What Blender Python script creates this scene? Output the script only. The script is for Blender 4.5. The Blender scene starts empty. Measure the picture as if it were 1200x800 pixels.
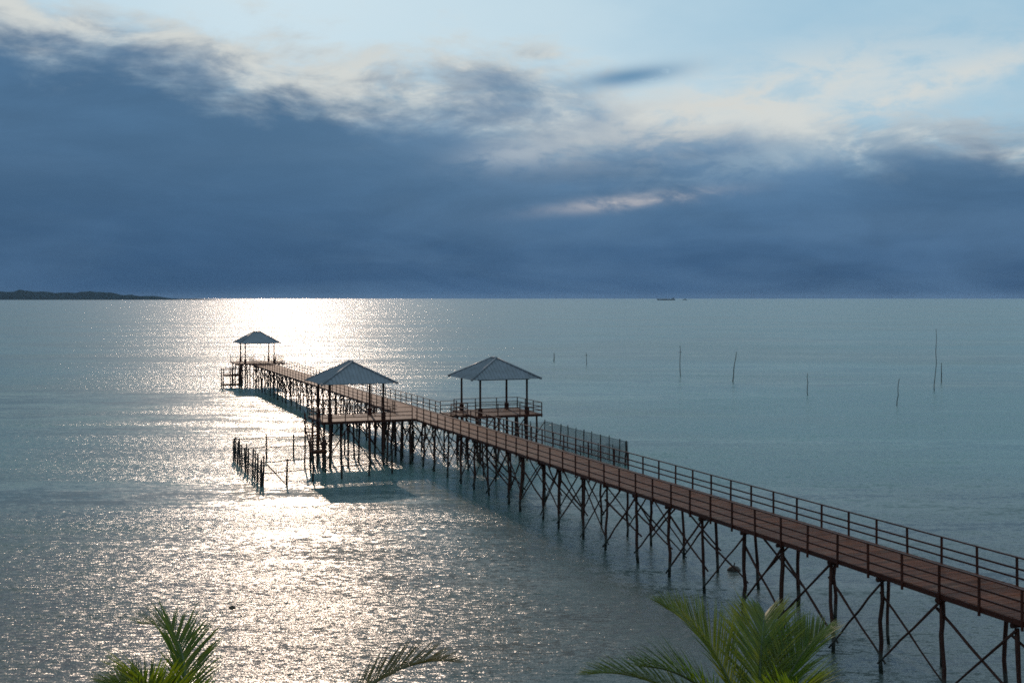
import bpy, math, random
import numpy as np
from mathutils import Vector, Matrix, Quaternion
random.seed(7)
R = math.radians
S = bpy.context.scene
C = S.collection

# ------------------------------------------------------------------ camera
CAM_H = 15.3
cam_d = bpy.data.cameras.new('camera'); cam = bpy.data.objects.new('camera', cam_d); C.objects.link(cam)
cam.location = (0, 0, CAM_H); cam.rotation_euler = (R(90), 0, 0)
cam_d.sensor_width = 36.0; cam_d.lens = 42.0; cam_d.shift_y = -51.0/1200
cam_d.clip_start = 0.1; cam_d.clip_end = 90000
S.camera = cam
S.view_settings.view_transform = 'Standard'; S.view_settings.look = 'None'
S.view_settings.gamma = 1.0; S.view_settings.exposure = -1.0
S.view_settings.use_curve_mapping = False
S.render.engine = 'CYCLES'
S.cycles.use_denoising = False; S.cycles.filter_width = 1.7
S.cycles.max_bounces = 6; S.cycles.transparent_max_bounces = 8
S.cycles.use_adaptive_sampling = False

# ------------------------------------------------------------------ sun and sky
SUN_AZ, SUN_EL = -11.2, 24.0
sd = bpy.data.lights.new('sun', 'SUN'); sun = bpy.data.objects.new('sun', sd); C.objects.link(sun)
sd.energy = 2.0; sd.angle = R(0.6); sd.color = (1.0, 0.77, 0.60)
sv = Vector((math.sin(R(SUN_AZ))*math.cos(R(SUN_EL)), math.cos(R(SUN_AZ))*math.cos(R(SUN_EL)), math.sin(R(SUN_EL))))
sun.rotation_euler = (-sv).to_track_quat('-Z', 'Y').to_euler(); sun.location = (-20, 120, 80)

class NT:
    """tiny helper for wiring node trees"""
    def __init__(s, tree): s.t = tree; s.n = tree.nodes; s.l = tree.links
    def new(s, kind, **kw):
        n = s.n.new(kind)
        for k, v in kw.items(): setattr(n, k, v)
        return n
    def put(s, sock, v):
        if v is None: return
        if hasattr(v, 'links') or isinstance(v, bpy.types.NodeSocket): s.l.new(v, sock)
        elif isinstance(v, (tuple, list)) and sock.type == 'RGBA' and len(v) == 3: sock.default_value = (*v, 1)
        else: sock.default_value = v
    def m(s, op, a, b=None, c=None, clamp=False):
        n = s.new('ShaderNodeMath', operation=op, use_clamp=clamp)
        for i, v in enumerate((a, b, c)): s.put(n.inputs[i], v)
        return n.outputs[0]
    def vm(s, op, a, b=None):
        n = s.new('ShaderNodeVectorMath', operation=op)
        s.put(n.inputs[0], a)
        if op == 'SCALE': s.put(n.inputs[3], b)
        else: s.put(n.inputs[1], b)
        return n.outputs[0]
    def mix(s, f, a, b):
        n = s.new('ShaderNodeMix', data_type='RGBA')
        s.put(n.inputs[0], f); s.put(n.inputs[6], a); s.put(n.inputs[7], b)
        return n.outputs[2]
    def sep(s, v):
        n = s.new('ShaderNodeSeparateXYZ'); s.put(n.inputs[0], v); return n.outputs
    def comb(s, x, y, z):
        n = s.new('ShaderNodeCombineXYZ')
        for i, v in enumerate((x, y, z)): s.put(n.inputs[i], v)
        return n.outputs[0]
    def noise(s, vec, scale, detail=4, rough=.55, dist=0.0, dim='3D', out=0):
        n = s.new('ShaderNodeTexNoise', noise_dimensions=dim)
        s.put(n.inputs['Vector'], vec)
        n.inputs['Scale'].default_value = scale; n.inputs['Detail'].default_value = detail
        n.inputs['Roughness'].default_value = rough; n.inputs['Distortion'].default_value = dist
        return n.outputs[out]
    def smooth(s, v, a, b, lo=0.0, hi=1.0):
        n = s.new('ShaderNodeMapRange', interpolation_type='SMOOTHSTEP')
        s.put(n.inputs[0], v); s.put(n.inputs[1], a); s.put(n.inputs[2], b); s.put(n.inputs[3], lo); s.put(n.inputs[4], hi)
        return n.outputs[0]

W = bpy.data.worlds.new('World'); S.world = W; W.use_nodes = True
def build_sky():
    t = NT(W.node_tree); t.n.clear()
    K = 0.10                                  # background strength
    E = 2.12                                  # the exposure is set down by as much
    def c(r, g, b): return (r*E/K, g*E/K, b*E/K)
    D = t.new('ShaderNodeTexCoord').outputs['Generated']
    x, y, z = t.sep(D)
    sky = t.new('ShaderNodeTexSky', sky_type='NISHITA')
    sky.sun_disc = False; sky.sun_elevation = R(SUN_EL); sky.sun_rotation = R(SUN_AZ)
    sky.air_density = 1.0; sky.dust_density = 1.6; sky.ozone_density = 1.5; sky.altitude = 10
    # thin high veil that pales the clear sky
    veil = t.noise(t.vm('MULTIPLY', D, (1, 1, 2.2)), 3.2, 5, .55)
    clear = t.mix(.76, t.vm('SCALE', sky.outputs[0], .85), c(.33, .57, .74))
    clear = t.mix(t.smooth(veil, .38, .72, 0, .5), clear, c(.58, .71, .77))
    # the bank of storm cloud: its top edge is high on the left, lower on the right, ragged
    P = t.vm('MULTIPLY', D, (1, 1, 2.6))
    n1 = t.noise(P, 6.5, 7, .58, .35)
    n2 = t.noise(t.vm('ADD', P, (3.1, 1.7, .4)), 19, 6, .6, .3)
    n3 = t.noise(t.vm('MULTIPLY', D, (1, 1, 5)), 4.2, 5, .55, .6)
    edge = t.m('ADD', t.m('MULTIPLY', x, -.12), .166)
    edge = t.m('ADD', edge, t.m('MULTIPLY', t.m('SUBTRACT', n1, .5), .12))
    edge = t.m('ADD', edge, t.m('MULTIPLY', t.m('SUBTRACT', n2, .5), .05))
    h = t.m('SUBTRACT', z, edge)              # height above the edge
    # white rim clouds just over the edge
    rim = t.m('MULTIPLY', t.smooth(h, .045, .000), t.smooth(n2, .34, .62))
    rim = t.m('MULTIPLY', rim, t.smooth(n3, .34, .52))
    col = t.mix(t.m('MULTIPLY', rim, .8), clear, c(.66, .67, .63))
    # storm colour: slate blue, paler towards the top, streaked
    g = t.smooth(z, .0, .15)
    storm = t.mix(g, c(.038, .092, .186), c(.092, .190, .318))
    storm = t.mix(t.smooth(n3, .38, .68, 0, .25), storm, c(.130, .235, .370))
    n5 = t.noise(t.vm('ADD', t.vm('MULTIPLY', D, (1, 1, 3.2)), (1.3, 5.1, 2.2)), 5.5, 6, .58, .45)
    storm = t.vm('SCALE', storm, t.smooth(n5, .30, .70, .88, 1.12))
    storm = t.mix(t.smooth(x, .05, -.42, 0, .35), storm, c(.030, .080, .165))
    mask = t.smooth(h, .040, -.046)
    col = t.mix(mask, col, storm)
    # sunlit cumulus tops along the ragged edge
    q = t.m('DIVIDE', t.m('SUBTRACT', h, .004), .018)
    lit = t.m('POWER', 2.718, t.m('MULTIPLY', t.m('MULTIPLY', q, q), -1))
    n4 = t.noise(t.vm('ADD', P, (7.7, 2.2, 1.4)), 11, 7, .62, .5)
    lit = t.m('MULTIPLY', lit, t.smooth(n4, .40, .60))
    col = t.mix(t.m('MULTIPLY', lit, .85), col, c(.64, .66, .63))
    # a few thin wisps in and over the bank
    def wisp(col, s0, z0, slant, ws, wz, colr, amt, lo=.38, hi=.6, nn=n2):
        ds = t.m('DIVIDE', t.m('SUBTRACT', x, s0), ws)
        dz = t.m('DIVIDE', t.m('SUBTRACT', t.m('SUBTRACT', z, z0), t.m('MULTIPLY', t.m('SUBTRACT', x, s0), slant)), wz)
        r2 = t.m('ADD', t.m('MULTIPLY', ds, ds), t.m('MULTIPLY', dz, dz))
        f = t.m('POWER', 2.718, t.m('MULTIPLY', r2, -1))
        f = t.m('MULTIPLY', f, t.smooth(nn, lo, hi, .15, 1))
        return t.mix(t.m('MULTIPLY', f, amt, clamp=True), col, colr)
    col = wisp(col, .235, .168, .10, .170, .030, c(.62, .68, .69), .75, .25, .6)
    col = wisp(col, .010, .121, .10, .045, .011, c(.36, .43, .50), .85)
    col = wisp(col, .100, .080, .10, .060, .0055, c(.46, .45, .47), .9)
    col = wisp(col, .175, .155, .22, .100, .022, c(.62, .63, .60), .95)
    col = wisp(col, .330, .165, .30, .090, .012, c(.66, .66, .62), .7)
    col = wisp(col, .250, .120, .16, .110, .014, c(.30, .42, .52), .7)
    col = wisp(col, .095, .181, .12, .045, .0075, c(.135, .27, .42), .95, .3, .45)
    bg = t.new('ShaderNodeBackground'); t.put(bg.inputs[0], col); bg.inputs[1].default_value = K
    o = t.new('ShaderNodeOutputWorld'); t.l.new(bg.outputs[0], o.inputs[0])
build_sky()

# ------------------------------------------------------------------ materials
def mat(name, base, rough=.6, var=.25, grain=(8, 8, 8), gscale=3.0, spec=.5, metallic=0.0, dark=None, bump=0.0, rnd=.35, wet=False, worn=False):
    """procedural material: colour grain, tint by object, optional relief"""
    m = bpy.data.materials.new(name); m.use_nodes = True
    t = NT(m.node_tree); b = t.n['Principled BSDF']
    co = t.new('ShaderNodeTexCoord').outputs['Object']
    oi = t.new('ShaderNodeObjectInfo')
    off = t.vm('SCALE', t.comb(oi.outputs['Random'], oi.outputs['Random'], oi.outputs['Random']), 60.0)
    v = t.vm('ADD', t.vm('MULTIPLY', co, grain), off)
    n = t.noise(v, gscale, 6, .6)
    dk = dark or tuple(x*.45 for x in base)
    col = t.mix(t.smooth(n, .5-var, .5+var), dk, base)
    k = t.m('MULTIPLY_ADD', oi.outputs['Random'], rnd, 1-rnd*.5)
    if worn:                                  # bleached, trodden patches and damp stains
        wn = t.noise(t.new('ShaderNodeNewGeometry').outputs['Position'], .9, 5, .6)
        col = t.mix(t.smooth(wn, .50, .72, 0, .65), col, (.135, .075, .048))
        col = t.mix(t.smooth(wn, .44, .28, 0, .6), col, (.030, .013, .009))
    col = t.vm('SCALE', col, k)
    if wet:                                   # weed and barnacles up to the tide mark
        pz = t.sep(t.new('ShaderNodeNewGeometry').outputs['Position'])[2]
        lvl = t.m('ADD', pz, t.m('MULTIPLY', n, -.5))
        col = t.mix(t.smooth(lvl, .75, .45, 0, .8), col, (.075, .075, .062))
        col = t.mix(t.smooth(lvl, .22, -.02, 0, .9), col, (.012, .015, .010))
    t.put(b.inputs['Base Color'], col)
    t.put(b.inputs['Roughness'], t.m('MULTIPLY_ADD', n, .3, rough-.15))
    b.inputs['Specular IOR Level'].default_value = spec; b.inputs['Metallic'].default_value = metallic
    if bump:
        bn = t.new('ShaderNodeBump'); bn.inputs['Strength'].default_value = bump; bn.inputs['Distance'].default_value = .02
        t.l.new(n, bn.inputs['Height']); t.l.new(bn.outputs[0], b.inputs['Normal'])
    return m
M = {}
M['deck'] = mat('deck_boards', (.150, .042, .016), .50, .22, (1.2, 9, 9), 3.0, .06, bump=.3, rnd=.7, worn=True)
M['rail'] = mat('rail_wood', (.082, .024, .015), .5, .25, (9, 2, 9), 3.0, .15, rnd=.4)
M['pile'] = mat('pile_bark', (.092, .034, .022), .75, .25, (10, 10, 1.5), 2.5, .15, dark=(.026, .012, .010), bump=.5, rnd=.5, wet=True)
M['stake'] = mat('stake_wood', (.036, .022, .017), .8, .25, (10, 10, 2), 2.5, .3, rnd=.5)
M['pole'] = mat('bamboo_pole', (.080, .058, .036), .7, .25, (8, 8, 2), 2.5, .3, rnd=.4)
M['roof'] = mat('roof_sheet', (.205, .206, .228), .42, .3, (1, 1, 1), 1.2, .5, dark=(.140, .138, .145), rnd=.12)
M['net'] = mat('net_twine', (.030, .034, .036), .9, .2, (4, 4, 4), 3, .2)
M['rope'] = mat('rope', (.05, .045, .04), .9, .2, (4, 4, 4), 3, .2)
M['sand'] = mat('beach_sand', (.36, .29, .21), .9, .2, (1, 1, 1), .6, .2, dark=(.22, .17, .12), rnd=0)
M['trunk'] = mat('palm_bark', (.16, .125, .095), .85, .25, (2, 2, 9), 2.5, .2, bump=.6)
M['hull'] = mat('ship_paint', (.06, .05, .055), .6, .2, (.05, .05, .05), 1, .4)
M['cabin'] = mat('cabin_paint', (.30, .30, .30), .6, .2, (.05, .05, .05), 1, .4)
M['forest'] = mat('island_forest', (.026, .036, .030), .9, .2, (.01, .01, .02), 1.4, .0, dark=(.016, .025, .020), rnd=0)
M['float'] = mat('float_skin', (.10, .06, .04), .6, .2, (4, 4, 4), 3, .3)

def leaf_mat(name, green, yellow):
    m = bpy.data.materials.new(name); m.use_nodes = True
    t = NT(m.node_tree); b = t.n['Principled BSDF']
    geo = t.new('ShaderNodeNewGeometry'); oi = t.new('ShaderNodeObjectInfo')
    n = t.noise(geo.outputs['Position'], 1.6, 4, .6)
    f = t.m('ADD', t.m('MULTIPLY', oi.outputs['Random'], .35), t.smooth(n, .42, .75, 0, .5))
    f = t.m('ADD', f, t.m('MULTIPLY', geo.outputs['Random Per Island'], .25))
    col = t.mix(f, green, yellow)
    t.put(b.inputs['Base Color'], col); b.inputs['Roughness'].default_value = .42
    b.inputs['Specular IOR Level'].default_value = .45
    tr = t.new('ShaderNodeBsdfTranslucent'); t.put(tr.inputs[0], t.vm('MULTIPLY', col, (1.9, 2.0, .6)))
    ms = t.new('ShaderNodeMixShader'); ms.inputs[0].default_value = .5
    t.l.new(b.outputs[0], ms.inputs[1]); t.l.new(tr.outputs[0], ms.inputs[2])
    t.l.new(ms.outputs[0], t.n['Material Output'].inputs[0])
    return m
M['leaf'] = leaf_mat('palm_leaflet', (.058, .108, .012), (.180, .170, .022))
M['drytip'] = leaf_mat('palm_leaflet_dry', (.070, .070, .020), (.180, .120, .045))
M['rachis'] = mat('palm_rachis', (.085, .105, .030), .5, .2, (2, 2, 2), 3, .4, dark=(.05, .055, .02))

def sea_mat():
    m = bpy.data.materials.new('sea_water'); m.use_nodes = True
    t = NT(m.node_tree); b = t.n['Principled BSDF']
    P = t.new('ShaderNodeNewGeometry').outputs['Position']
    x, y, z = t.sep(P)
    P2 = t.comb(x, y, 0.0)
    def slopes(sx, sy, amp_x, amp_y, scale, detail, off, rough=.55, dist=0.):
        v = t.vm('ADD', t.vm('MULTIPLY', P2, (sx, sy, 1)), (off, off*.7, 0))
        c = t.noise(v, scale, detail, rough, dist, '2D', 1)
        return t.vm('MULTIPLY', t.vm('SUBTRACT', c, (.5, .5, .5)), (amp_x, amp_y, 0))
    # gust patches: calmer and livelier water, long in x
    gust = t.noise(t.vm('MULTIPLY', P2, (.16, 1, 1)), .040, 5, .6, .5, '2D')
    gust = t.smooth(gust, .38, .60, .48, 1.24)
    s = slopes(.20, 1, .14, .62, .22, 2, 11)                       # swell
    s = t.vm('ADD', s, slopes(.13, 1, .05, .34, .050, 3, 23, .6, .3))     # long bands
    s = t.vm('ADD', s, slopes(.28, 1, .22, .62, 1.05, 2, 37, .5, .4))     # chop
    s = t.vm('ADD', s, t.vm('SCALE', slopes(.38, 1, .84, 1.60, 4.6, 3, 71, .62), gust))  # ripples
    s = t.vm('ADD', s, t.vm('SCALE', slopes(.55, 1, .84, 1.20, 19., 2, 5, .6), gust))    # fine ripples
    nrm = t.vm('NORMALIZE', t.vm('ADD', t.vm('SCALE', s, SEA_SLOPE), (0, 0, 1)))
    t.put(b.inputs['Normal'], nrm)
    murk = t.noise(t.vm('MULTIPLY', P2, (.5, 1, 1)), .018, 3, .5, .3, '2D')
    deep = t.mix(t.smooth(murk, .35, .65), (.108, .198, .184), (.128, .182, .154))
    silt = t.mix(t.smooth(murk, .40, .60), (.078, .092, .084), (.110, .092, .066))      # stirred-up sand by the shore
    t.put(b.inputs['Base Color'], t.mix(t.smooth(t.m('ADD', y, t.m('MULTIPLY', murk, 60.)), 85., 150.), silt, deep))
    b.inputs['Roughness'].default_value = .215
    b.inputs['IOR'].default_value = 1.333
    b.inputs['Specular IOR Level'].default_value = .5
    return m
SEA_SLOPE = 0.72
M['sea'] = sea_mat()

# ------------------------------------------------------------------ mesh helpers
class MB:
    def __init__(s): s.v = []; s.f = []
    def add(s, vs, fs):
        o = len(s.v); s.v += [tuple(q) for q in vs]; s.f += [tuple(i+o for i in f) for f in fs]
    def box(s, x0, x1, y0, y1, z0, z1):
        s.add([(x0,y0,z0),(x1,y0,z0),(x1,y1,z0),(x0,y1,z0),(x0,y0,z1),(x1,y0,z1),(x1,y1,z1),(x0,y1,z1)],
              [(0,3,2,1),(4,5,6,7),(0,1,5,4),(1,2,6,5),(2,3,7,6),(3,0,4,7)])
    def beam(s, p, q, w, h, up=(0, 0, 1)):
        p = Vector(p); q = Vector(q); d = (q-p).normalized(); u = Vector(up)
        if abs(d.dot(u)) > .98: u = Vector((1, 0, 0))
        r = d.cross(u).normalized()*w/2; u = r.cross(d).normalized()*h/2
        vs = [p-r-u, p+r-u, p+r+u, p-r+u, q-r-u, q+r-u, q+r+u, q-r+u]
        s.add(vs, [(3,2,1,0),(4,5,6,7),(0,1,5,4),(1,2,6,5),(2,3,7,6),(3,0,4,7)])
    def tube(s, pts, rads, n=7, cap=True):
        pts = [Vector(p) for p in pts]; vs = []; N = len(pts)
        ref = None
        for i, p in enumerate(pts):
            d = (pts[min(i+1, N-1)]-pts[max(i-1, 0)]).normalized()
            if ref is None: ref = Vector((1, 0, 0)) if abs(d.x) < .8 else Vector((0, 1, 0))
            a = (ref - d*ref.dot(d)).normalized(); b = d.cross(a); ref = a
            for k in range(n):
                an = 2*math.pi*k/n; vs.append(p + (a*math.cos(an)+b*math.sin(an))*rads[i])
        fs = [(i*n+k, i*n+(k+1) % n, (i+1)*n+(k+1) % n, (i+1)*n+k) for i in range(N-1) for k in range(n)]
        if cap: fs += [tuple(range(n-1, -1, -1)), tuple((N-1)*n+k for k in range(n))]
        s.add(vs, fs)
    def mesh(s, name, m, smooth=False):
        me = bpy.data.meshes.new(name); me.from_pydata(s.v, [], s.f); me.update()
        if m: me.materials.append(M[m])
        if smooth:
            for p in me.polygons: p.use_smooth = True
        return me
def obj(name, me, parent=None, loc=(0, 0, 0), rot=None, kind=None, label=None):
    o = bpy.data.objects.new(name, me); C.objects.link(o); o.location = loc
    if rot: o.rotation_euler = rot
    if parent: o.parent = parent
    if kind: o['kind'] = kind
    if label: o['label'] = label
    return o
def tag(o, label, cat, group=None):
    o['label'] = label; o['category'] = cat
    if group: o['group'] = group
    return o
YAW = R(21.02); CY, SY = math.cos(YAW), math.sin(YAW)
def wp(a, t, z=0.0): return (a*CY - t*SY, a*SY + t*CY, z)     # pier frame (across, along) to world
def thing(name, label, cat, a, t, group=None):
    e = bpy.data.objects.new(name, None); C.objects.link(e); e.empty_display_size = .5
    e.location = wp(a, t); e.rotation_euler = (0, 0, YAW)
    return tag(e, label, cat, group)
def wobbly(p, q, r0, r1, jit, n=4, sides=7, rng=random):
    p = Vector(p); q = Vector(q); pts = []; rs = []
    for i in range(n+1):
        f = i/n; w = p.lerp(q, f)
        if 0 < i < n: w = w + Vector((rng.uniform(-jit, jit), rng.uniform(-jit, jit), rng.uniform(-jit, jit)*.4))
        pts.append(w); rs.append((r0+(r1-r0)*f)*rng.uniform(.9, 1.1))
    mb = MB(); mb.tube(pts, rs, sides); return mb

# ------------------------------------------------------------------ the setting
def build_sea():
    radii = [0, 15, 40, 80, 150, 300, 700, 1800, 5000, 14000, 30000]; n = 64
    vs = [(0, 30, 0)]; fs = []
    for r in radii[1:]:
        for k in range(n):
            a = 2*math.pi*k/n; vs.append((r*math.cos(a), 30+r*math.sin(a), 0))
    for k in range(n): fs.append((0, 1+k, 1+(k+1) % n))
    for i in range(len(radii)-2):
        for k in range(n):
            a = 1+i*n+k; b = 1+i*n+(k+1) % n; fs.append((a, a+n, b+n, b))
    mb = MB(); mb.v = vs; mb.f = fs
    obj('sea', mb.mesh('sea', 'sea'), kind='structure')
build_sea()
def build_beach():
    mb = MB(); nx, ny = 60, 24; rng = random.Random(3)
    for j in range(ny+1):
        for i in range(nx+1):
            X = -150+300*i/nx; Y = -120+157*j/ny
            d = 34 + 1.5*math.sin(X*.05) - Y
            z = max(-1.0, min(2.4, d*.085 - .2)) + rng.uniform(-.04, .04)
            mb.v.append((X, Y, z))
    for j in range(ny):
        for i in range(nx):
            a = j*(nx+1)+i; mb.f.append((a, a+1, a+nx+2, a+nx+1))
    obj('beach', mb.mesh('beach', 'sand', True), kind='structure')
    return
build_beach()
def build_island():
    """long low wooded headland on the horizon"""
    rng = random.Random(11); mb = MB(); n = 130; m = 9
    x0, x1 = -6900., -2330.; Y = 9300.
    prof = []
    for i in range(n+1):
        X = x0+(x1-x0)*i/n; u = X/Y*1400+600                    # bearing along the shore
        h = 52 + 12*math.sin(X*.0031+.6) + 7*math.sin(X*.011) + 3.5*math.sin(X*.037)
        h *= min(1, max(0, (-2720-X)/330))**.6*.85 + .15*min(1, max(0, (x1-X)/120))
        prof.append((X, max(.5, h)))
    cross = ((0, -.04), (14, .34), (34, .66), (60, .88), (95, 1.), (170, .94), (330, .7), (560, .4), (900, -.04))
    for i, (X, h) in enumerate(prof):
        for j, (dy, w) in enumerate(cross):
            z = h*w*(1 + rng.uniform(-.08, .08)) + (rng.uniform(-2, 4) if 0 < j < m-1 and h > 4 else 0)
            mb.v.append((X+rng.uniform(-9, 9), Y+dy+rng.uniform(-5, 5), max(z, -2)))
    for i in range(n):
        for j in range(m-1):
            a = i*m+j; mb.f.append((a, a+m, a+m+1, a+1))
    obj('island', mb.mesh('island', 'forest'), kind='structure')
build_island()

# ------------------------------------------------------------------ the pier
DZ = 4.2                       # deck level over the water
A0, A1 = 31.2, 34.75           # deck edges
T0, T1 = 20.0, 205.0
AC = (A0+A1)/2
pier = thing('pier', 'long reddish-brown wooden pier on crossed log piles running out to sea', 'pier', AC, T0)
def L(a, t, z=0.0): return (a-AC, t-T0, z)
# deck planks: the nearest 300 one by one, the rest as one mass
PW, PG = .205, .012
def plank_mesh(length, w, th, name='plank'):
    mb = MB(); b = .006; x = length/2; y = w/2
    mb.add([(-x,-y,-th),(x,-y,-th),(x,y,-th),(-x,y,-th),(-x,-y,-b),(x,-y,-b),(x,y,-b),(-x,y,-b),
            (-x+b,-y+b,0),(x-b,-y+b,0),(x-b,y-b,0),(-x+b,y-b,0)],
           [(3,2,1,0),(0,1,5,4),(1,2,6,5),(2,3,7,6),(3,0,4,7),(4,5,9,8),(5,6,10,9),(6,7,11,10),(7,4,8,11),(8,9,10,11)])
    return mb
rng = random.Random(5)
me_p = plank_mesh(A1-A0, PW, .045).mesh('plank', 'deck')
def plank_place(k): return (rng.uniform(-.03, .03), (PW+PG)*k+.1, DZ+rng.uniform(-.006, .006)), rng.uniform(-.004, .004)
n_pl = int((T1-T0)/(PW+PG)); first = int((30.5-T0)/(PW+PG))
mass = MB(); template = plank_mesh(A1-A0, PW, .045)
for k in range(n_pl):
    (x, y, z), rz = plank_place(k)
    if first <= k < first+300:
        obj('plank', me_p, pier, (x, y, z), (rng.uniform(-.002, .002), rng.uniform(-.002, .002), rz))
    else:
        mass.add([(vx+x, vy+y+vx*rz, vz+z) for vx, vy, vz in template.v], template.f)
obj('planks', mass.mesh('planks', 'deck'), pier, kind='stuff')

# bents: log piles in two rows, measured spacing near, regular farther out
bent_Z = [34.6, 38.2, 41.8, 45.3, 48.6, 51.7, 55.3, 58.2, 61.9, 65.4, 69.1, 72.7, 75.8, 79.5, 82.3, 85.8, 88.5, 92.6, 95.4]
bents = [(Z-31.5*SY)/CY for Z in bent_Z]
while bents[-1] < T1-3.8: bents.append(bents[-1] + 3.55 + rng.uniform(-.25, .25))
rows = {'n': [], 'f': []}
for i, t in enumerate(bents):
    for key, a in (('n', A0+.25), ('f', A1-.25)):
        top = Vector(L(a+rng.uniform(-.06, .06), t+rng.uniform(-.1, .1), DZ-.42))
        bot = Vector(L(a+rng.uniform(-.2, .2), t+rng.uniform(-.28, .28), -1.2))
        rows[key].append((top, bot))
        r = rng.uniform(.074, .102)
        obj('pile', wobbly(bot, top, r*1.08, r*.92, .055, 6, 8, rng).mesh('pile', 'pile', True), pier)
    mb = wobbly(L(A0+.02+rng.uniform(-.04, .06), t, DZ-.33), L(A1+.15, t+rng.uniform(-.06, .06), DZ-.33), .10, .09, .015, 3, 7, rng)
    obj('cap_beam', mb.mesh('cap_beam', 'pile', True), pier)
def on(pb, z):                 # point of a pile at a height
    top, bot = pb; f = (z-bot.z)/(top.z-bot.z); return bot.lerp(top, f)
def brace(p, q, ext0, ext1, side, r=None):
    p = Vector(p); q = Vector(q); d = (q-p).normalized(); o = Vector((side, 0, 0))
    r = r or rng.uniform(.042, .060)
    mb = wobbly(p-d*ext0+o, q+d*ext1+o, r*1.1, r*.85, .035, 5, 6, rng)
    obj('brace', mb.mesh('brace', 'pile', True), pier)
for key, sgn in (('n', -1), ('f', 1)):
    row = rows[key]
    for i in range(len(row)-1):
        near, far = row[i], row[i+1]
        if key == 'n' or (bents[i] > 48 and rng.random() < .8):
            brace(on(near, DZ-.55+rng.uniform(-.1, .1)), on(far, rng.uniform(.15, .75)), .1, rng.uniform(.0, .3), sgn*.12)
        if key == 'n' or (bents[i] > 48 and rng.random() < .8):
            brace(on(far, DZ-.85-rng.uniform(0, .6)), on(near, rng.uniform(.5, 1.7)), rng.uniform(.2, .5), rng.uniform(.05, .4), -sgn*.10 if key == 'n' else .12)
for i in range(0, len(bents)):
    if bents[i] > 60 and rng.random() < .5:
        brace(on(rows['n'][i], DZ-.7), on(rows['f'][i], rng.uniform(.2, .9)), .2, .3, 0)
# stringers and edge boards in lengths
SEG = 6.27; nseg = int((T1-T0)/SEG)+1
me_str = MB(); me_str.box(-.05, .05, 0, SEG-.01, -.20, -.048); me_str = me_str.mesh('stringer', 'pile')
me_fas = MB(); me_fas.box(-.025, .025, 0, SEG-.012, -.215, -.012); me_fas = me_fas.mesh('edge_board', 'rail')
for k in range(nseg):
    y = SEG*k
    for a in (A0+.5, AC, A1-.5): obj('stringer', me_str, pier, (a-AC, y, DZ))
    for a in (A0-.027, A1+.027): obj('edge_board', me_fas, pier, (a-AC, y, DZ+rng.uniform(-.008, .008)))
# railings: square posts bolted to the edge, three rails
PS = 2.09; RH = 1.06
def post_mesh(w=.075, top=RH, bot=-.34, m='rail', name='railing_post'):
    mb = MB(); mb.box(-w/2, w/2, -w/2, w/2, bot, top); return mb.mesh(name, m)
me_post = post_mesh()
me_rail = MB(); me_rail.box(-.022, .022, .004, PS*3-.004, -.035, .035); me_rail = me_rail.mesh('rail', 'rail')
me_top = MB(); me_top.box(-.045, .045, .004, PS*3-.004, -.025, .025); me_top = me_top.mesh('top_rail', 'rail')
GAP_L = (106.0, 112.2); GAP_R = (106.9, 110.2)
for side, a, gap in ((-1, A0-.092, GAP_L), (1, A1+.092, GAP_R)):
    t = 41.07/CY - 31.2*SY/CY; t -= PS*int((t-T0)/PS)
    k = 0; ts = []
    while t < T1-.2: ts.append(t); t += PS
    jit = {k: rng.uniform(-.07, .07) for k in range(len(ts))}
    for kk, t in enumerate(ts):
        t += jit[kk] if kk % 3 else 0
        if gap[0]+.05 < t < gap[1]-.05: continue
        obj('railing_post', me_post, pier, (a-AC, t-T0, DZ+rng.uniform(-.015, .015)), (rng.uniform(-.012, .012), rng.uniform(-.012, .012), 0))
    k = 0
    while k < len(ts)-1:
        t = ts[k]; end = t+3*PS
        if end > gap[0] and t < gap[1]:          # shorten around the way onto a platform
            for lo, hi in ((t, min(end, gap[0])), (max(t, gap[1]), end)):
                if hi-lo > .3:
                    for zz, w, hgt in ((RH-.01, .09, .05), (.64, .044, .07), (.30, .044, .07)):
                        mb = MB(); mb.beam((0, 0, 0), (0, hi-lo, 0), w, hgt)
                        obj('top_rail' if zz > .9 else 'rail', mb.mesh('rail', 'rail'), pier, (a-AC-side*.06*(zz < .9), lo-T0, DZ+zz))
        else:
            obj('top_rail', me_top, pier, (a-AC, t-T0, DZ+RH+.012))
            for zz in (.64, .30):
                obj('rail', me_rail, pier, (a-AC-side*.061, t-T0, DZ+zz+rng.uniform(-.012, .012)), (rng.uniform(-.0015, .0015), 0, 0))
        k += 3

# ------------------------------------------------------------------ pavilions
def railing(parent, p, q, z, skip_last=False, h=.95, step=1.9):
    """a run of railing along a platform edge: posts and three rails"""
    p = Vector((p[0], p[1], z)); q = Vector((q[0], q[1], z)); n = max(1, round((q-p).length/step))
    for i in range(n+1):
        if skip_last and i == n: break
        obj('railing_post', me_post, parent, p.lerp(q, i/n), (rng.uniform(-.01, .01), rng.uniform(-.01, .01), 0))
    for zz, w, hh in ((RH+.014, .085, .05), (.66, .044, .07), (.32, .044, .07)):
        mb = MB(); mb.beam(p+Vector((0, 0, zz)), q+Vector((0, 0, zz)), w, hh)
        obj('top_rail' if zz > .9 else 'rail', mb.mesh('rail', 'rail'), parent)

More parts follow.
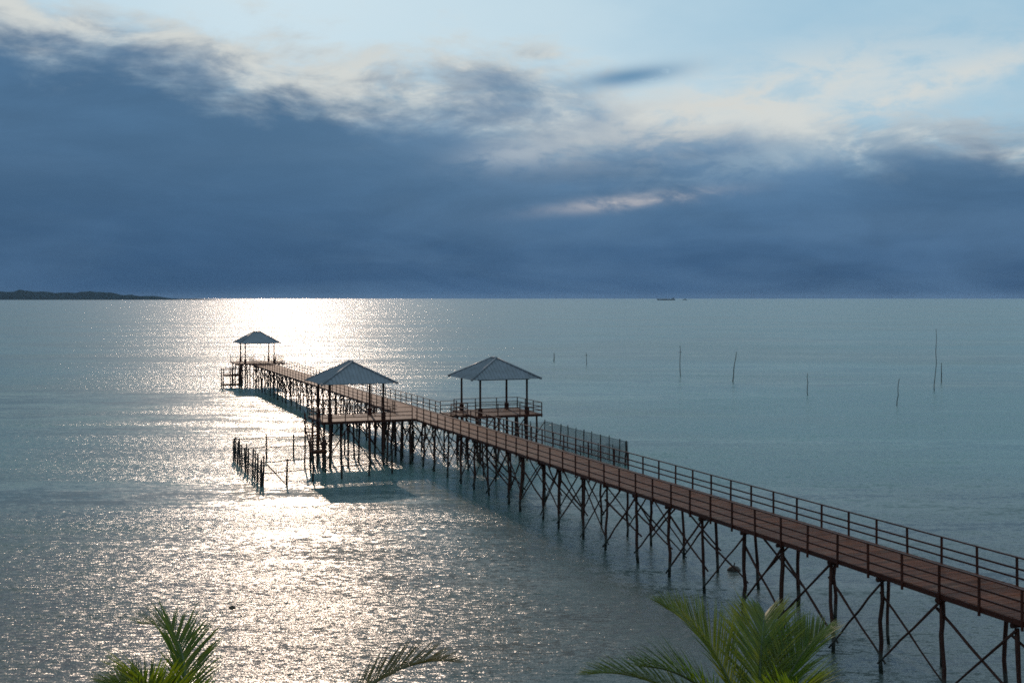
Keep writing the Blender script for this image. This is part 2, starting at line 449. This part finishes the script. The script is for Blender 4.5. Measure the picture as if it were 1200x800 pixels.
def roof_parts(parent, cx, cy, half, z0, rise, ridge, along):
    """hip roof of corrugated sheet: four panels with ribs, hip caps and a ridge cap"""
    # local frame with the ridge along y; swap axes when the ridge runs across
    def T(x, y, z): return (cx+x, cy+y, z) if along == 'y' else (cx-y, cy+x, z)
    rh = ridge/2; H = half
    E = [(-H, -H), (H, -H), (H, H), (-H, H)]; z1 = z0+rise
    rA, rB = (0, -rh), (0, rh)
    faces = [((-H, -H), (H, -H), rA, rA), ((H, -H), (H, H), rA, rB), ((H, H), (-H, H), rB, rB), ((-H, H), (-H, -H), rB, rA)]
    th = .03
    for e0, e1, tp0, tp1 in faces:
        mb = MB()
        P0 = Vector(T(*e0, z0)); P1 = Vector(T(*e1, z0)); Q0 = Vector(T(*tp0, z1)); Q1 = Vector(T(*tp1, z1))
        nn = (P1-P0).cross(Q0-P0).normalized()
        up = [P0, P1, Q1, Q0] if tp0 != tp1 else [P0, P1, Q0]
        dn = [v-nn*th for v in up]; k = len(up)
        mb.add(up+dn, [tuple(range(k)), tuple(range(2*k-1, k-1, -1))] + [(i, k+i, k+(i+1) % k, (i+1) % k) for i in range(k)])
        # corrugation ribs up the slope, cut by the hips
        ed = (P1-P0); Ln = ed.length; ed.normalize(); mid0 = (Q0-P0).dot(ed); mid1 = (Q1-P0).dot(ed)
        upv = (Q0-P0)-ed*mid0; sl = upv.length; upv.normalize()
        nr = int(Ln/.34)
        for i in range(1, nr):
            s = Ln*i/nr
            top = sl*(s/mid0 if s < mid0 else (1 if s <= mid1 else (Ln-s)/(Ln-mid1)))
            top = max(.06, top-.05); w = .055; hgt = .05
            b = P0+ed*s-upv*.04; t_ = P0+ed*s+upv*top
            vs = [b-ed*w, b+nn*hgt, b+ed*w, t_-ed*w, t_+nn*hgt, t_+ed*w]
            mb.add(vs, [(0, 1, 4, 3), (1, 2, 5, 4), (0, 2, 1), (3, 4, 5)])
        ro = obj('roof_panel', mb.mesh('roof_panel', 'roof'), parent)
    for (ex, ey), tp in zip(E, (rA, rA, rB, rB)):
        p = Vector(T(ex*1.015, ey*1.015, z0+.03)); q = Vector(T(*tp, z1+.04))
        mb = MB(); mb.tube([p, q], [.085, .085], 6); obj('hip_cap', mb.mesh('hip_cap', 'roof', True), parent)
        mb = MB(); mb.box(-.09, .09, -.09, .09, -.10, .11)
        obj('hip_end', mb.mesh('hip_end', 'roof'), parent, T(ex*1.015, ey*1.015, z0+.0))
    p = Vector(T(*rA, z1+.05)); q = Vector(T(*rB, z1+.05)); d = (q-p).normalized()*.1
    mb = MB(); mb.tube([p-d, q+d], [.10, .10], 6); obj('ridge_cap', mb.mesh('ridge_cap', 'roof', True), parent)

EAVE, RISE = 3.38, 1.82
def pavilion(label, name, a0, t0, posts, plat, roof_c, ridge_along, zplat=DZ, plank_along='x', pile_grid=(4, 3), xbrace=True):
    """platform of boards on piles, four posts, hip roof. posts/plat in pier coordinates"""
    th = thing(name, label, 'pavilion', a0, t0, 'roofed pavilions along the pier')
    l = lambda a, t, z=0.: (a-a0, t-t0, z)
    pa0, pa1, pt0, pt1 = plat
    # boards
    n = int((pt1-pt0)/.217); w = (pt1-pt0)/n
    me = plank_mesh(pa1-pa0, w-.012, .045).mesh('plank', 'deck')
    for k in range(n):
        o = l((pa0+pa1)/2+rng.uniform(-.02, .02), pt0+w*(k+.5), zplat+rng.uniform(-.005, .005))
        obj('plank', me, th, o, (0, 0, rng.uniform(-.003, .003)))
    for j in range(4):
        a = pa0+.3+(pa1-pa0-.6)*j/3
        mb = MB(); mb.box(-.06, .06, pt0-t0+.05, pt1-t0-.05, -.25, -.048); obj('joist', mb.mesh('joist', 'pile'), th, (a-a0, 0, zplat))
    for t, sg in ((pt0, -1), (pt1, 1)):
        mb = MB(); mb.box(pa0-a0, pa1-a0, -.025, .025, -.24, -.01); obj('edge_board', mb.mesh('edge_board', 'rail'), th, (0, t-t0+sg*.027, zplat))
    for a, sg in ((pa0, -1),):
        mb = MB(); mb.box(-.025, .025, pt0-t0-.05, pt1-t0+.05, -.24, -.01); obj('edge_board', mb.mesh('edge_board', 'rail'), th, (a-a0+sg*.027, 0, zplat))
    # piles
    ga, gt = pile_grid; grid = {}
    for i in range(ga):
        for j in range(gt):
            a = pa0+.35+(pa1-pa0-.7)*i/(ga-1)+rng.uniform(-.12, .12); t = pt0+.25+(pt1-pt0-.5)*j/(gt-1)+rng.uniform(-.12, .12)
            top = Vector(l(a, t, zplat-.24)); bot = Vector(l(a+rng.uniform(-.2, .2), t+rng.uniform(-.2, .2), -1.2)); grid[i, j] = (top, bot)
            r = rng.uniform(.085, .12)
            obj('pile', wobbly(bot, top, r*1.1, r*.95, .05, 5, 7, rng).mesh('pile', 'pile', True), th)
    for j in range(gt):
        for i in range(ga-1):
            if rng.random() < .75:
                p = on(grid[i, j], zplat-.6); q = on(grid[i+1, j], rng.uniform(.3, 1.2))
                if rng.random() < .5: p, q = on(grid[i+1, j], zplat-.6), on(grid[i, j], rng.uniform(.3, 1.2))
                d = (q-p).normalized(); o = Vector((0, -.13, 0))
                obj('brace', wobbly(p-d*.3+o, q+d*.3+o, .055, .045, .03, 4, 6, rng).mesh('brace', 'pile', True), th)
    # posts run from the water to the eave
    for (a, t) in posts:
        mb = wobbly(l(a, t, -1.2), l(a, t, zplat+EAVE+.12), .125, .105, .012, 6, 8, rng)
        obj('post', mb.mesh('post', 'pile', True), th)
        mb = MB(); mb.box(-.17, .17, -.17, .17, .01, .62)
        obj('post_sleeve', mb.mesh('post_sleeve', 'rail'), th, l(a, t, zplat))
    # eave beams
    ps = posts
    for i in range(4):
        p = Vector(l(*ps[i], zplat+EAVE-.05)); q = Vector(l(*ps[(i+1) % 4], zplat+EAVE-.05)); d = (q-p).normalized()*.25
        mb = MB(); mb.beam(p-d+Vector((0, 0, .06*(i % 2))), q+d+Vector((0, 0, .06*(i % 2))), .10, .16); obj('eave_beam', mb.mesh('eave_beam', 'rail'), th)
    roof_parts(th, roof_c[0]-a0, roof_c[1]-t0, 3.4, zplat+EAVE, RISE, 1.25, ridge_along)
    return th, l

# pavilion on the left (shore side) platform
Pl, l1 = pavilion('middle pavilion nearest the left, grey hip roof over a pale platform with water stairs', 'pavilion', 25.75, 109.0,
    [(23.3, 106.35), (28.25, 106.35), (28.25, 111.4), (23.3, 111.4)], (22.5, A0-.06, 106.0, 112.1), (25.75, 108.6), 'y', pile_grid=(5, 3))
railing(Pl, l1(22.55, 106.05)[:2], l1(A0-.3, 106.05)[:2], DZ)
railing(Pl, l1(22.55, 112.05)[:2], l1(A0-.3, 112.05)[:2], DZ)
railing(Pl, l1(22.55, 108.0)[:2], l1(22.55, 112.0)[:2], DZ)
# pavilion on the right platform, with a short bridge from the pier
Pr, l2 = pavilion('pavilion with grey hip roof on the railed platform right of the pier', 'pavilion', 39.65, 108.0,
    [(37.3, 105.35), (42.0, 105.35), (42.0, 110.8), (37.3, 110.8)], (36.6, 43.4, 104.9, 111.4), (39.65, 108.0), 'y', zplat=DZ+.12, pile_grid=(4, 3))
for e in (((36.7, 104.95), (43.35, 104.95)), ((43.35, 104.95), (43.35, 111.3)), ((36.7, 111.35), (43.35, 111.35))):
    railing(Pr, l2(*e[0])[:2], l2(*e[1])[:2], DZ+.12)
for k in range(15):
    if k == 0: me_b = plank_mesh(36.58-(A1+.06), .2, .045).mesh('plank', 'deck')
    obj('plank', me_b, Pr, l2((36.58+A1+.06)/2, 107.0+.213*k+.1, DZ+.06))
for t in (107.1, 108.5, 110.0):
    mb = MB(); mb.box(A1+.08-39.65, 36.6-39.65, -.05, .05, -.22, -.05); obj('joist', mb.mesh('joist', 'pile'), Pr, (0, t-108.0, DZ+.06))
for t in (106.95, 110.25): railing(Pr, l2(A1+.2, t)[:2], l2(36.6, t)[:2], DZ+.06, step=1.2)
# pavilion at the seaward end
Pe, l3 = pavilion('far pavilion with grey hip roof closing the seaward end of the pier', 'pavilion', 33.0, 209.2,
    [(30.6, 206.4), (35.5, 206.4), (35.5, 211.9), (30.6, 211.9)], (29.0, 37.0, 205.2, 213.0), (33.0, 209.2), 'x', pile_grid=(5, 3))
railing(Pe, l3(29.05, 205.3)[:2], l3(A0-.1, 205.3)[:2], DZ)
railing(Pe, l3(A1+.1, 205.3)[:2], l3(36.95, 205.3)[:2], DZ)
railing(Pe, l3(36.95, 205.3)[:2], l3(36.95, 212.9)[:2], DZ)
railing(Pe, l3(29.05, 212.9)[:2], l3(36.95, 212.9)[:2], DZ)

# stairs from the left platform down to the water
def stairs():
    a0, a1 = 21.25, 22.35
    th = thing('water_stairs', 'steep wooden stairs with landing beside the left pavilion going down to the water', 'stairs', 21.8, 106.0)
    l = lambda a, t, z=0.: (a-21.8, t-106.0, z)
    n = 9
    for k in range(n):
        mb = MB(); mb.box(a0-21.8, a1-21.8, -.13, .13, -.05, 0)
        obj('tread', mb.mesh('tread', 'deck'), th, (0, 107.6-.30*k-106.0, DZ-.22-.235*k))
    for a in (a0, a1):
        mb = MB(); mb.beam(l(a, 107.8, DZ-.15), l(a, 104.9, DZ-2.42), .06, .26); obj('stringer', mb.mesh('stringer', 'pile'), th)
        mb = MB(); mb.beam(l(a, 107.8, DZ+.85), l(a, 104.9, DZ-1.4), .06, .06); obj('handrail', mb.mesh('handrail', 'rail'), th)
        for t, z in ((107.5, DZ+.7), (105.0, DZ-1.3), (103.8, DZ-1.35)):
            mb = wobbly(l(a, t, -1.1), l(a, t, z), .085, .075, .03, 4, 7, rng); obj('post', mb.mesh('post', 'pile', True), th)
        mb = MB(); mb.beam(l(a, 104.9, DZ-1.4), l(a, 103.8, DZ-1.4), .06, .06); obj('handrail', mb.mesh('handrail', 'rail'), th)
    me = plank_mesh(a1-a0+.3, .2, .045).mesh('plank', 'deck')
    for k in range(6): obj('plank', me, th, l(21.8, 103.85+.212*k, DZ-2.35))
    for t in (103.9, 104.9):
        mb = MB(); mb.box(-.7, .7, -.05, .05, -.2, -.05); obj('joist', mb.mesh('joist', 'pile'), th, l(21.8, t, DZ-2.35))
stairs()
# boat landing with two levels at the end pavilion
def landing():
    th = thing('boat_landing', 'small two-level wooden boat landing left of the far end pavilion', 'landing', 28.4, 206.2)
    l = lambda a, t, z=0.: (a-26.8, t-206.2, z)      # laid out about its own middle
    for z, a0, a1 in ((2.35, 25.3, 28.2), (.75, 25.0, 28.0)):
        me = plank_mesh(a1-a0, .2, .05).mesh('plank', 'deck')
        for k in range(11): obj('plank', me, th, l((a0+a1)/2, 205.0+.213*k, z))
        for t in (205.1, 207.1):
            mb = MB(); mb.box((a0-26.8), (a1-26.8), -.06, .06, -.25, -.055); obj('joist', mb.mesh('joist', 'pile'), th, l(26.8, t, z))
    for a in (25.15, 26.6, 28.1):
        for t in (204.9, 207.4):
            mb = wobbly(l(a, t, -1.2), l(a, t, 3.4 if a < 28 else 4.0), .11, .09, .04, 4, 7, rng); obj('pile', mb.mesh('pile', 'pile', True), th)
    for t in (204.9, 207.4):
        mb = MB(); mb.beam(l(25.1, t-.1, 3.3), l(28.1, t-.1, 3.3), .06, .08); obj('rail', mb.mesh('rail', 'rail'), th)
    for k in range(8):
        mb = MB(); mb.box(-.12, .12, -.5, .5, -.05, 0); obj('tread', mb.mesh('tread', 'deck'), th, l(28.2-.26*k, 208.2, DZ-.22-.22*k))
landing()

# ------------------------------------------------------------------ stake pens in the water
def net_mesh(mb, p, q, z0, z1, step, w, sag=.12, sag_seed=0):
    p = Vector(p); q = Vector(q); d = q-p; Ln = d.length; n = int(Ln/step); r = random.Random(sag_seed)
    tops = [z1 - sag*abs(math.sin(i/n*Ln*1.5)) for i in range(n+1)]
    nz = int((z1-z0)/step)
    def pt(i, j): f = i/n; return Vector((p.x+d.x*f, p.y+d.y*f, z0+(tops[i]-z0)*j/nz))
    for i in range(n+1):
        mb.beam(pt(i, 0), pt(i, nz), w, w)
    for j in range(nz+1):
        for i in range(0, n-3, 4): mb.beam(pt(i, j), pt(i+4, j), w, w)
def pen_left():
    th = thing('stake_pen', 'pen of dark wooden stakes with slack lines left of the pier', 'fish pen', 22.0, 100.0)
    O = Vector((22.0, 100.0, 0)); l = lambda a, t, z=0.: Vector((a, t, z))-O
    AL, TN, TF = 15.9, 97.6, 114.6
    def stake(a, t, h, r=.055, lean=.12):
        mb = wobbly(l(a, t, -1.0), l(a+rng.uniform(-lean, lean), t+rng.uniform(-lean, lean), h), r*1.1, r*.85, .03, 4, 6, rng)
        obj('stake', mb.mesh('stake', 'stake', True), th)
    ts = [TN, TN+.8, TN+1.7, TN+2.7, TN+3.8, TN+5.0, TN+6.2, TN+7.5, TN+8.8, TN+10.2, TN+11.6, TN+13.0, TN+14.4, TN+15.7, TF-.4, TF]
    for t in ts: stake(AL+rng.uniform(-.12, .12), t, rng.uniform(1.75, 2.45), rng.uniform(.06, .09))
    for a in (19.0, 21.6, 24.0, 26.6): stake(a, TF+.2*(a-AL)*.1, rng.uniform(2.1, 2.6), .085)
    for a in (17.9, 20.2, 22.8, 25.3, 27.6): stake(a, TN+.28*(a-AL), rng.uniform(2.0, 2.5), .085)
    mb = wobbly(l(AL+.2, TN-.1, 1.9), l(AL+2.2, TN-.4, -.3), .05, .04, .03, 4, 6, rng); obj('prop', mb.mesh('prop', 'stake', True), th)
    mb = MB(); net_mesh(mb, l(AL, TN), l(AL, TF), .05, 1.5, .20, .014); obj('net', mb.mesh('net', 'net'), th, kind='stuff')
    def line(pts):
        mb = MB(); out = []
        for p, q in zip(pts, pts[1:]):
            for k in range(6):
                f = k/6; w = p.lerp(q, f); w.z -= .07*math.sin(math.pi*f); out.append(w)
        out.append(pts[-1]); mb.tube(out, [.040]*len(out), 5); obj('line', mb.mesh('line', 'rope', True), th)
    for z in (2.0, 1.1):
        line([l(AL, TF, z), l(19, TF+.06, z+.05), l(21.6, TF+.1, z), l(24, TF+.16, z), l(26.6, TF+.2, z)])
        line([l(AL, TN, z), l(17.9, TN+.56, z), l(20.2, TN+1.2, z+.05), l(22.8, TN+1.93, z), l(25.3, TN+2.6, z), l(27.6, TN+3.3, z)])
        line([l(AL, t, z-.1) for t in (TN, TN+4.6, TN+8.4, TN+12.6, TF)])
pen_left()
def pen_right():
    th = thing('netted_pen', 'netted fish pen on stakes behind the railing right of the pier', 'fish pen', 46.0, 108.0)
    O = Vector((46.0, 108.0, 0)); l = lambda a, t, z=0.: Vector((a, t, z))-O
    AR, TN, TF = 49.0, 98.0, 117.6; H = 2.15
    def stake(a, t, h, r):
        mb = wobbly(l(a, t, -1.0), l(a+rng.uniform(-.12, .12), t+rng.uniform(-.12, .12), h), r*1.1, r*.85, .03, 4, 6, rng)
        obj('stake', mb.mesh('stake', 'stake', True), th)
    for k in range(11): stake(AR, TN+(TF-TN)*k/10, H+.12+rng.uniform(-.05, .1), rng.uniform(.05, .075))
    for a in (47.6, 46.0, 44.3, 42.6): stake(a, TN+.05, H+rng.uniform(-.2, .1), rng.uniform(.05, .09))
    stake(48.7, TN, H+.1, .1)
    for a in (47.2, 45.2): stake(a, TF, H+.1, .06)
    mb = wobbly(l(AR-.1, TF-.1, H), l(AR-2.2, TF-.6, -.3), .05, .04, .03, 4, 6, rng); obj('prop', mb.mesh('prop', 'stake', True), th)
    for i, (p, q, sg) in enumerate(((l(AR, TN), l(AR, TF), .05), (l(AR, TN), l(42.6, TN), .35), (l(AR, TF), l(45.2, TF), .1))):
        mb = MB(); net_mesh(mb, p, q, .0, H, .10, .012, sg, i); obj('net', mb.mesh('net', 'net'), th, kind='stuff')
    mb = MB(); mb.tube([l(AR, TN, H), l(AR, (TN+TF)/2, H-.04), l(AR, TF, H)], [.02]*3, 5); obj('line', mb.mesh('line', 'rope', True), th)
pen_right()

# ------------------------------------------------------------------ poles standing in the sea
def sea_pole(name, label, x, y, h, lean, r, kink=0., cross=False):
    r *= .72
    e = wobbly((0, 0, -1.0), (lean, 0, h), r*1.15, r*.6, .05+kink, 6, 6, rng)
    if cross: e.beam((lean*.75-.35, 0, h*.78), (lean*.75+.3, 0, h*.80), .06, .06)
    o = obj(name, e.mesh(name, 'pole', True), None, (x, y, 0))
    tag(o, label, 'pole', 'poles standing in the open water')
# (image x, base y) -> sea position worked out once: x = (u-600)/1400*Y, Y = 15.3*1400/(v)
def at(u, yb): Y = CAM_H*1400/(yb-349.0); return ((u-600)/1400*Y, Y)
for nm, lb, u, yb, hp, lp, r, k, cr in (
    ('sea_pole', 'short stubby pole in the water, nearest to the right pavilion roof', 649.2, 423.3, 10, 0, .16, 0, False),
    ('sea_pole', 'thin pole with a bent tip, second one right of the right pavilion', 687.3, 428.0, 15, -.5, .10, .05, True),
    ('sea_pole', 'tall straight pole standing alone with a small crosspiece near its top', 797.4, 441.0, 36, -.5, .10, .03, True),
    ('sea_pole', 'pole leaning clearly to the right in open water', 857.5, 447.0, 35, 5.5, .12, .03, False),
    ('sea_pole', 'upright pole between the leaning pole and the cluster on the right', 946.5, 463.0, 26, 0, .09, .03, False),
    ('sea_pole', 'slightly slanted pole nearest the camera on the right', 1050.2, 474.6, 31, 3.6, .09, .02, False),
    ('sea_pole', 'tallest thin crooked pole at the far right', 1094.8, 458.0, 73, 2.2, .085, .16, False),
    ('sea_pole', 'short dark pole just right of the tallest crooked pole', 1103.3, 448.0, 23, 0, .12, .02, False)):
    X, Y = at(u, yb); sea_pole(nm, lb, X, Y, hp*Y/1400, lp*Y/1400, r, k, cr)

def net_float(label, x, y, r):
    mb = MB(); n = 8
    prof = [(.0, r*.9), (r*.6, r*.75), (r, r*.15), (r*.85, -r*.4), (0, -r*.7)]
    for (rr, z) in prof:
        for k in range(n): a = 2*math.pi*k/n; mb.v.append((rr*math.cos(a)*1.3, rr*math.sin(a), z))
    for i in range(len(prof)-1):
        for k in range(n): mb.f.append((i*n+k, (i+1)*n+k, (i+1)*n+(k+1) % n, i*n+(k+1) % n))
    mb.tube([(0, 0, r*.8), (.05, 0, r*1.5)], [r*.15, r*.1], 5)
    o = obj('net_float', mb.mesh('net_float', 'float', True), None, (x, y, 0)); tag(o, label, 'float', 'dark floats on the water')
for lb, u, yb, r in (
                     ('small dark float on the glittering water above the left palm', 272, 712, .14),
                     ('brown round float under the pier braces above the right palm', 860, 668, .30)):
    net_float(lb, *at(u, yb), r)

# ------------------------------------------------------------------ ships on the horizon
def ship(name, label, cat, x, y, Ln, B, hull_h, blocks):
    e = bpy.data.objects.new(name, None); C.objects.link(e); e.location = (x, y, 0); tag(e, label, cat)
    mb = MB(); st = 9
    for i in range(st):
        f = i/(st-1); X = -Ln/2+Ln*f; w = B/2*min(1, (f/.16)**.6 if f < .16 else 1)*(.85 if f > .97 else 1)
        sh = hull_h*(1+.35*max(0, .2-f)/.2)
        rake = -Ln*.02 if f == 0 else 0
        mb.v += [(X-rake, -w*.7, -1), (X+rake, -max(w, .3), sh), (X+rake, max(w, .3), sh), (X-rake, w*.7, -1)]
    for i in range(st-1):
        a = i*4; b = a+4
        for k in range(4): mb.f.append((a+k, b+k, b+(k+1) % 4, a+(k+1) % 4))
    mb.f += [(0, 1, 2, 3), ((st-1)*4+3, (st-1)*4+2, (st-1)*4+1, (st-1)*4)]
    obj('hull', mb.mesh('hull', 'hull'), e)
    for nm, x0, x1, z0, z1, w, mm in blocks:
        mb = MB(); mb.box(x0, x1, -w/2, w/2, z0, z1); obj(nm, mb.mesh(nm, mm), e)
X, Y = (780.5-600)/1400*8000, 8000
ship('cargo_ship', 'long low dark cargo ship on the horizon', 'ship', X, Y, 120, 18, 7.0,
     [('hatch', -38, 28, 7.0, 8.4, 12, 'hull'), ('wheelhouse', 38, 54, 7.0, 13.5, 15, 'cabin'), ('funnel', 45, 49, 13.5, 17, 4, 'hull'), ('mast', -48, -47.2, 7, 14, .8, 'hull')])
X, Y = (802.5-600)/1400*8200, 8200
ship('tugboat', 'small dark tugboat right of the cargo ship on the horizon', 'boat', X, Y, 30, 9, 3.6,
     [('wheelhouse', -5, 4, 3.6, 9.5, 6, 'cabin'), ('funnel', 5.5, 7.5, 3.6, 9, 2.4, 'hull'), ('mast', -.5, 0, 9.5, 14, .5, 'hull')])

# ------------------------------------------------------------------ coconut palms on the shore
def frond(parent, base, az, el, length, droop, seed, dry=0.0, twist=0.0, lw=.042, ll=.95, n=84, curl=0.0):
    """rachis that arches over, two ranks of narrow drooping leaflets"""
    r = random.Random(seed); pts = []; p = Vector(base); e = el; a = az
    N = 22; ds = length/N
    for i in range(N+1):
        pts.append(p.copy())
        d = Vector((math.sin(a)*math.cos(e), math.cos(a)*math.cos(e), math.sin(e)))
        p = p + d*ds
        f = i/N; e -= droop/N*(.35+1.5*f); a += curl/N*f*1.6
    rb = MB(); rb.tube(pts, [.040*(1-i/N)**.8+.006 for i in range(N+1)], 6)
    fr = obj('frond', rb.mesh('rachis', 'rachis', True), parent)
    lf = MB()
    def at_(f):
        i = min(N-1, int(f*N)); g = f*N-i; return pts[i].lerp(pts[i+1], g), (pts[i+1]-pts[i]).normalized()
    for side in (-1, 1):
        for k in range(n):
            f = .16+.84*(k+.5*r.random()+(.25 if side > 0 else 0))/n
            if f > .995: continue
            o, d = at_(f)
            w = d.cross(Vector((0, 0, 1)))
            if w.length < .05: w = Vector((math.cos(az), -math.sin(az), 0))
            w.normalize(); u = w.cross(d).normalized()
            q = Quaternion(d, twist + r.uniform(-.10, .10)); w = q @ w; u = q @ u
            prof = max(.22, math.sin(min(1, (f-.10)/.42)*math.pi/2) if f < .52 else 1-.72*((f-.52)/.48)**1.6)
            Ln = ll*prof*r.uniform(.86, 1.08)
            ang = R(54-30*f)+r.uniform(-.09, .09)
            dr = (w*side*math.sin(ang)+d*math.cos(ang)+u*(.28+.12*r.uniform(-1, 1))).normalized()
            sagv = r.uniform(.18, .42)*(1.6 if r.random() < .08 else 1)
            prev = None; wid = lw*(.75+.25*prof)*r.uniform(.85, 1.1); tn = dr.cross(u).normalized()
            c = o.copy(); m = 4; dd = dr.copy()
            vs = []
            for s in range(m+1):
                g = s/m; ww = wid*(.55+.9*g if g < .4 else .91*(1-(g-.4)/.6)**.7+.02)*.5
                up = dd.cross(tn).normalized()
                vs += [c-tn*ww+up*ww*.35, c.copy(), c+tn*ww+up*ww*.35]
                c = c+dd*(Ln/m); dd = (dd+Vector((0, 0, -1))*sagv/m*1.3*(.4+g)).normalized()
            fs = []
            for s in range(m):
                a_ = s*3; fs += [(a_, a_+1, a_+4, a_+3), (a_+1, a_+2, a_+5, a_+4)]
            lf.add(vs, fs)
    obj('leaflets', lf.mesh('leaflets', 'drytip' if dry > .5 else 'leaf'), fr)
    return fr
def palm(label, x, y, top, fronds, seed):
    e = bpy.data.objects.new('palm_tree', None); C.objects.link(e)
    gz = max(-1.0, min(2.4, (34+1.5*math.sin(x*.05)-y)*.085-.2))
    e.location = (x, y, gz); tag(e, label, 'palm tree', 'coconut palms on the shore')
    r = random.Random(seed); H = top-gz; n = 26; pts = []; rs = []
    bx, by = r.uniform(-.8, .8), r.uniform(-.8, .3)
    for i in range(n+1):
        f = i/n; pts.append((bx*(1-f)**2*1.0, by*(1-f)**2, -.3+(H+.3)*f)); rs.append(.20-.08*f+(.012 if i % 2 else 0)+.12*max(0, .1-f)/.1)
    mb = MB(); mb.tube(pts, rs, 10); obj('trunk', mb.mesh('trunk', 'trunk', True), e)
    for i, F in enumerate(fronds):
        az, el, ln, dr = F[:4]; kw = F[4] if len(F) > 4 else {}
        b = (math.sin(R(az))*.10, math.cos(R(az))*.10, H-.15+.02*i)
        frond(e, b, R(az), R(el), ln, R(dr), seed*100+i, **kw)
    return e
low = lambda azs, s: [(a, 2+8*math.sin(a*3.3+s), 3.4, 70) for a in azs]
palm('large green coconut palm at the bottom right in front of the pier', 4.1, 20.0, 7.75,
     [(-56, 77, 3.0, 60, dict(ll=1.1)), (16, 72, 2.8, 66, dict(ll=1.2)), (60, 70, 2.4, 44, dict(ll=1.15)), (-84, 46, 3.15, 56, dict(ll=.9)),
      (-100, 62, 2.6, 60, dict(ll=1.1)), (160, 64, 2.4, 60, dict(ll=1.1)), (100, 40, 2.0, 50)] + low((130, 205, 240), 1), 21)
palm('dark green coconut palm at the bottom left with a twisted upright frond', -5.5, 20.0, 7.75,
     [(-8, 84, 2.85, 92, dict(curl=-1.8, twist=.5, ll=1.05)), (200, 77, 2.5, 84, dict(ll=1.15)), (170, 66, 2.2, 76, dict(ll=1.0)), (-70, 58, 1.8, 60, dict(ll=1.0))]
     + low((110, 250, 300, 20), 2), 33)
palm('coconut palm below the frame with one sparse frond reaching up to the right', -3.5, 20.5, 7.85,
     [(80, 50, 2.85, 60, dict(n=54, ll=.95, dry=1, lw=.06))] + low((10, 40, 130, 180, 230, 280, 330), 3), 45)

# ------------------------------------------------------------------ sea air
def build_haze():
    m = bpy.data.materials.new('sea_haze'); m.use_nodes = True
    t = NT(m.node_tree); t.n.clear()
    v = t.new('ShaderNodeVolumePrincipled'); v.inputs['Color'].default_value = (.52, .70, .95, 1)
    v.inputs['Density'].default_value = HAZE; v.inputs['Anisotropy'].default_value = 0.0
    o = t.new('ShaderNodeOutputMaterial'); t.l.new(v.outputs[0], o.inputs['Volume'])
    mb = MB(); mb.box(-31000, 31000, -31000, 31500, -3, 82)
    me = mb.mesh('haze', None); me.materials.append(m)
    obj('haze', me, kind='stuff')
HAZE = 2.0e-5
build_haze()
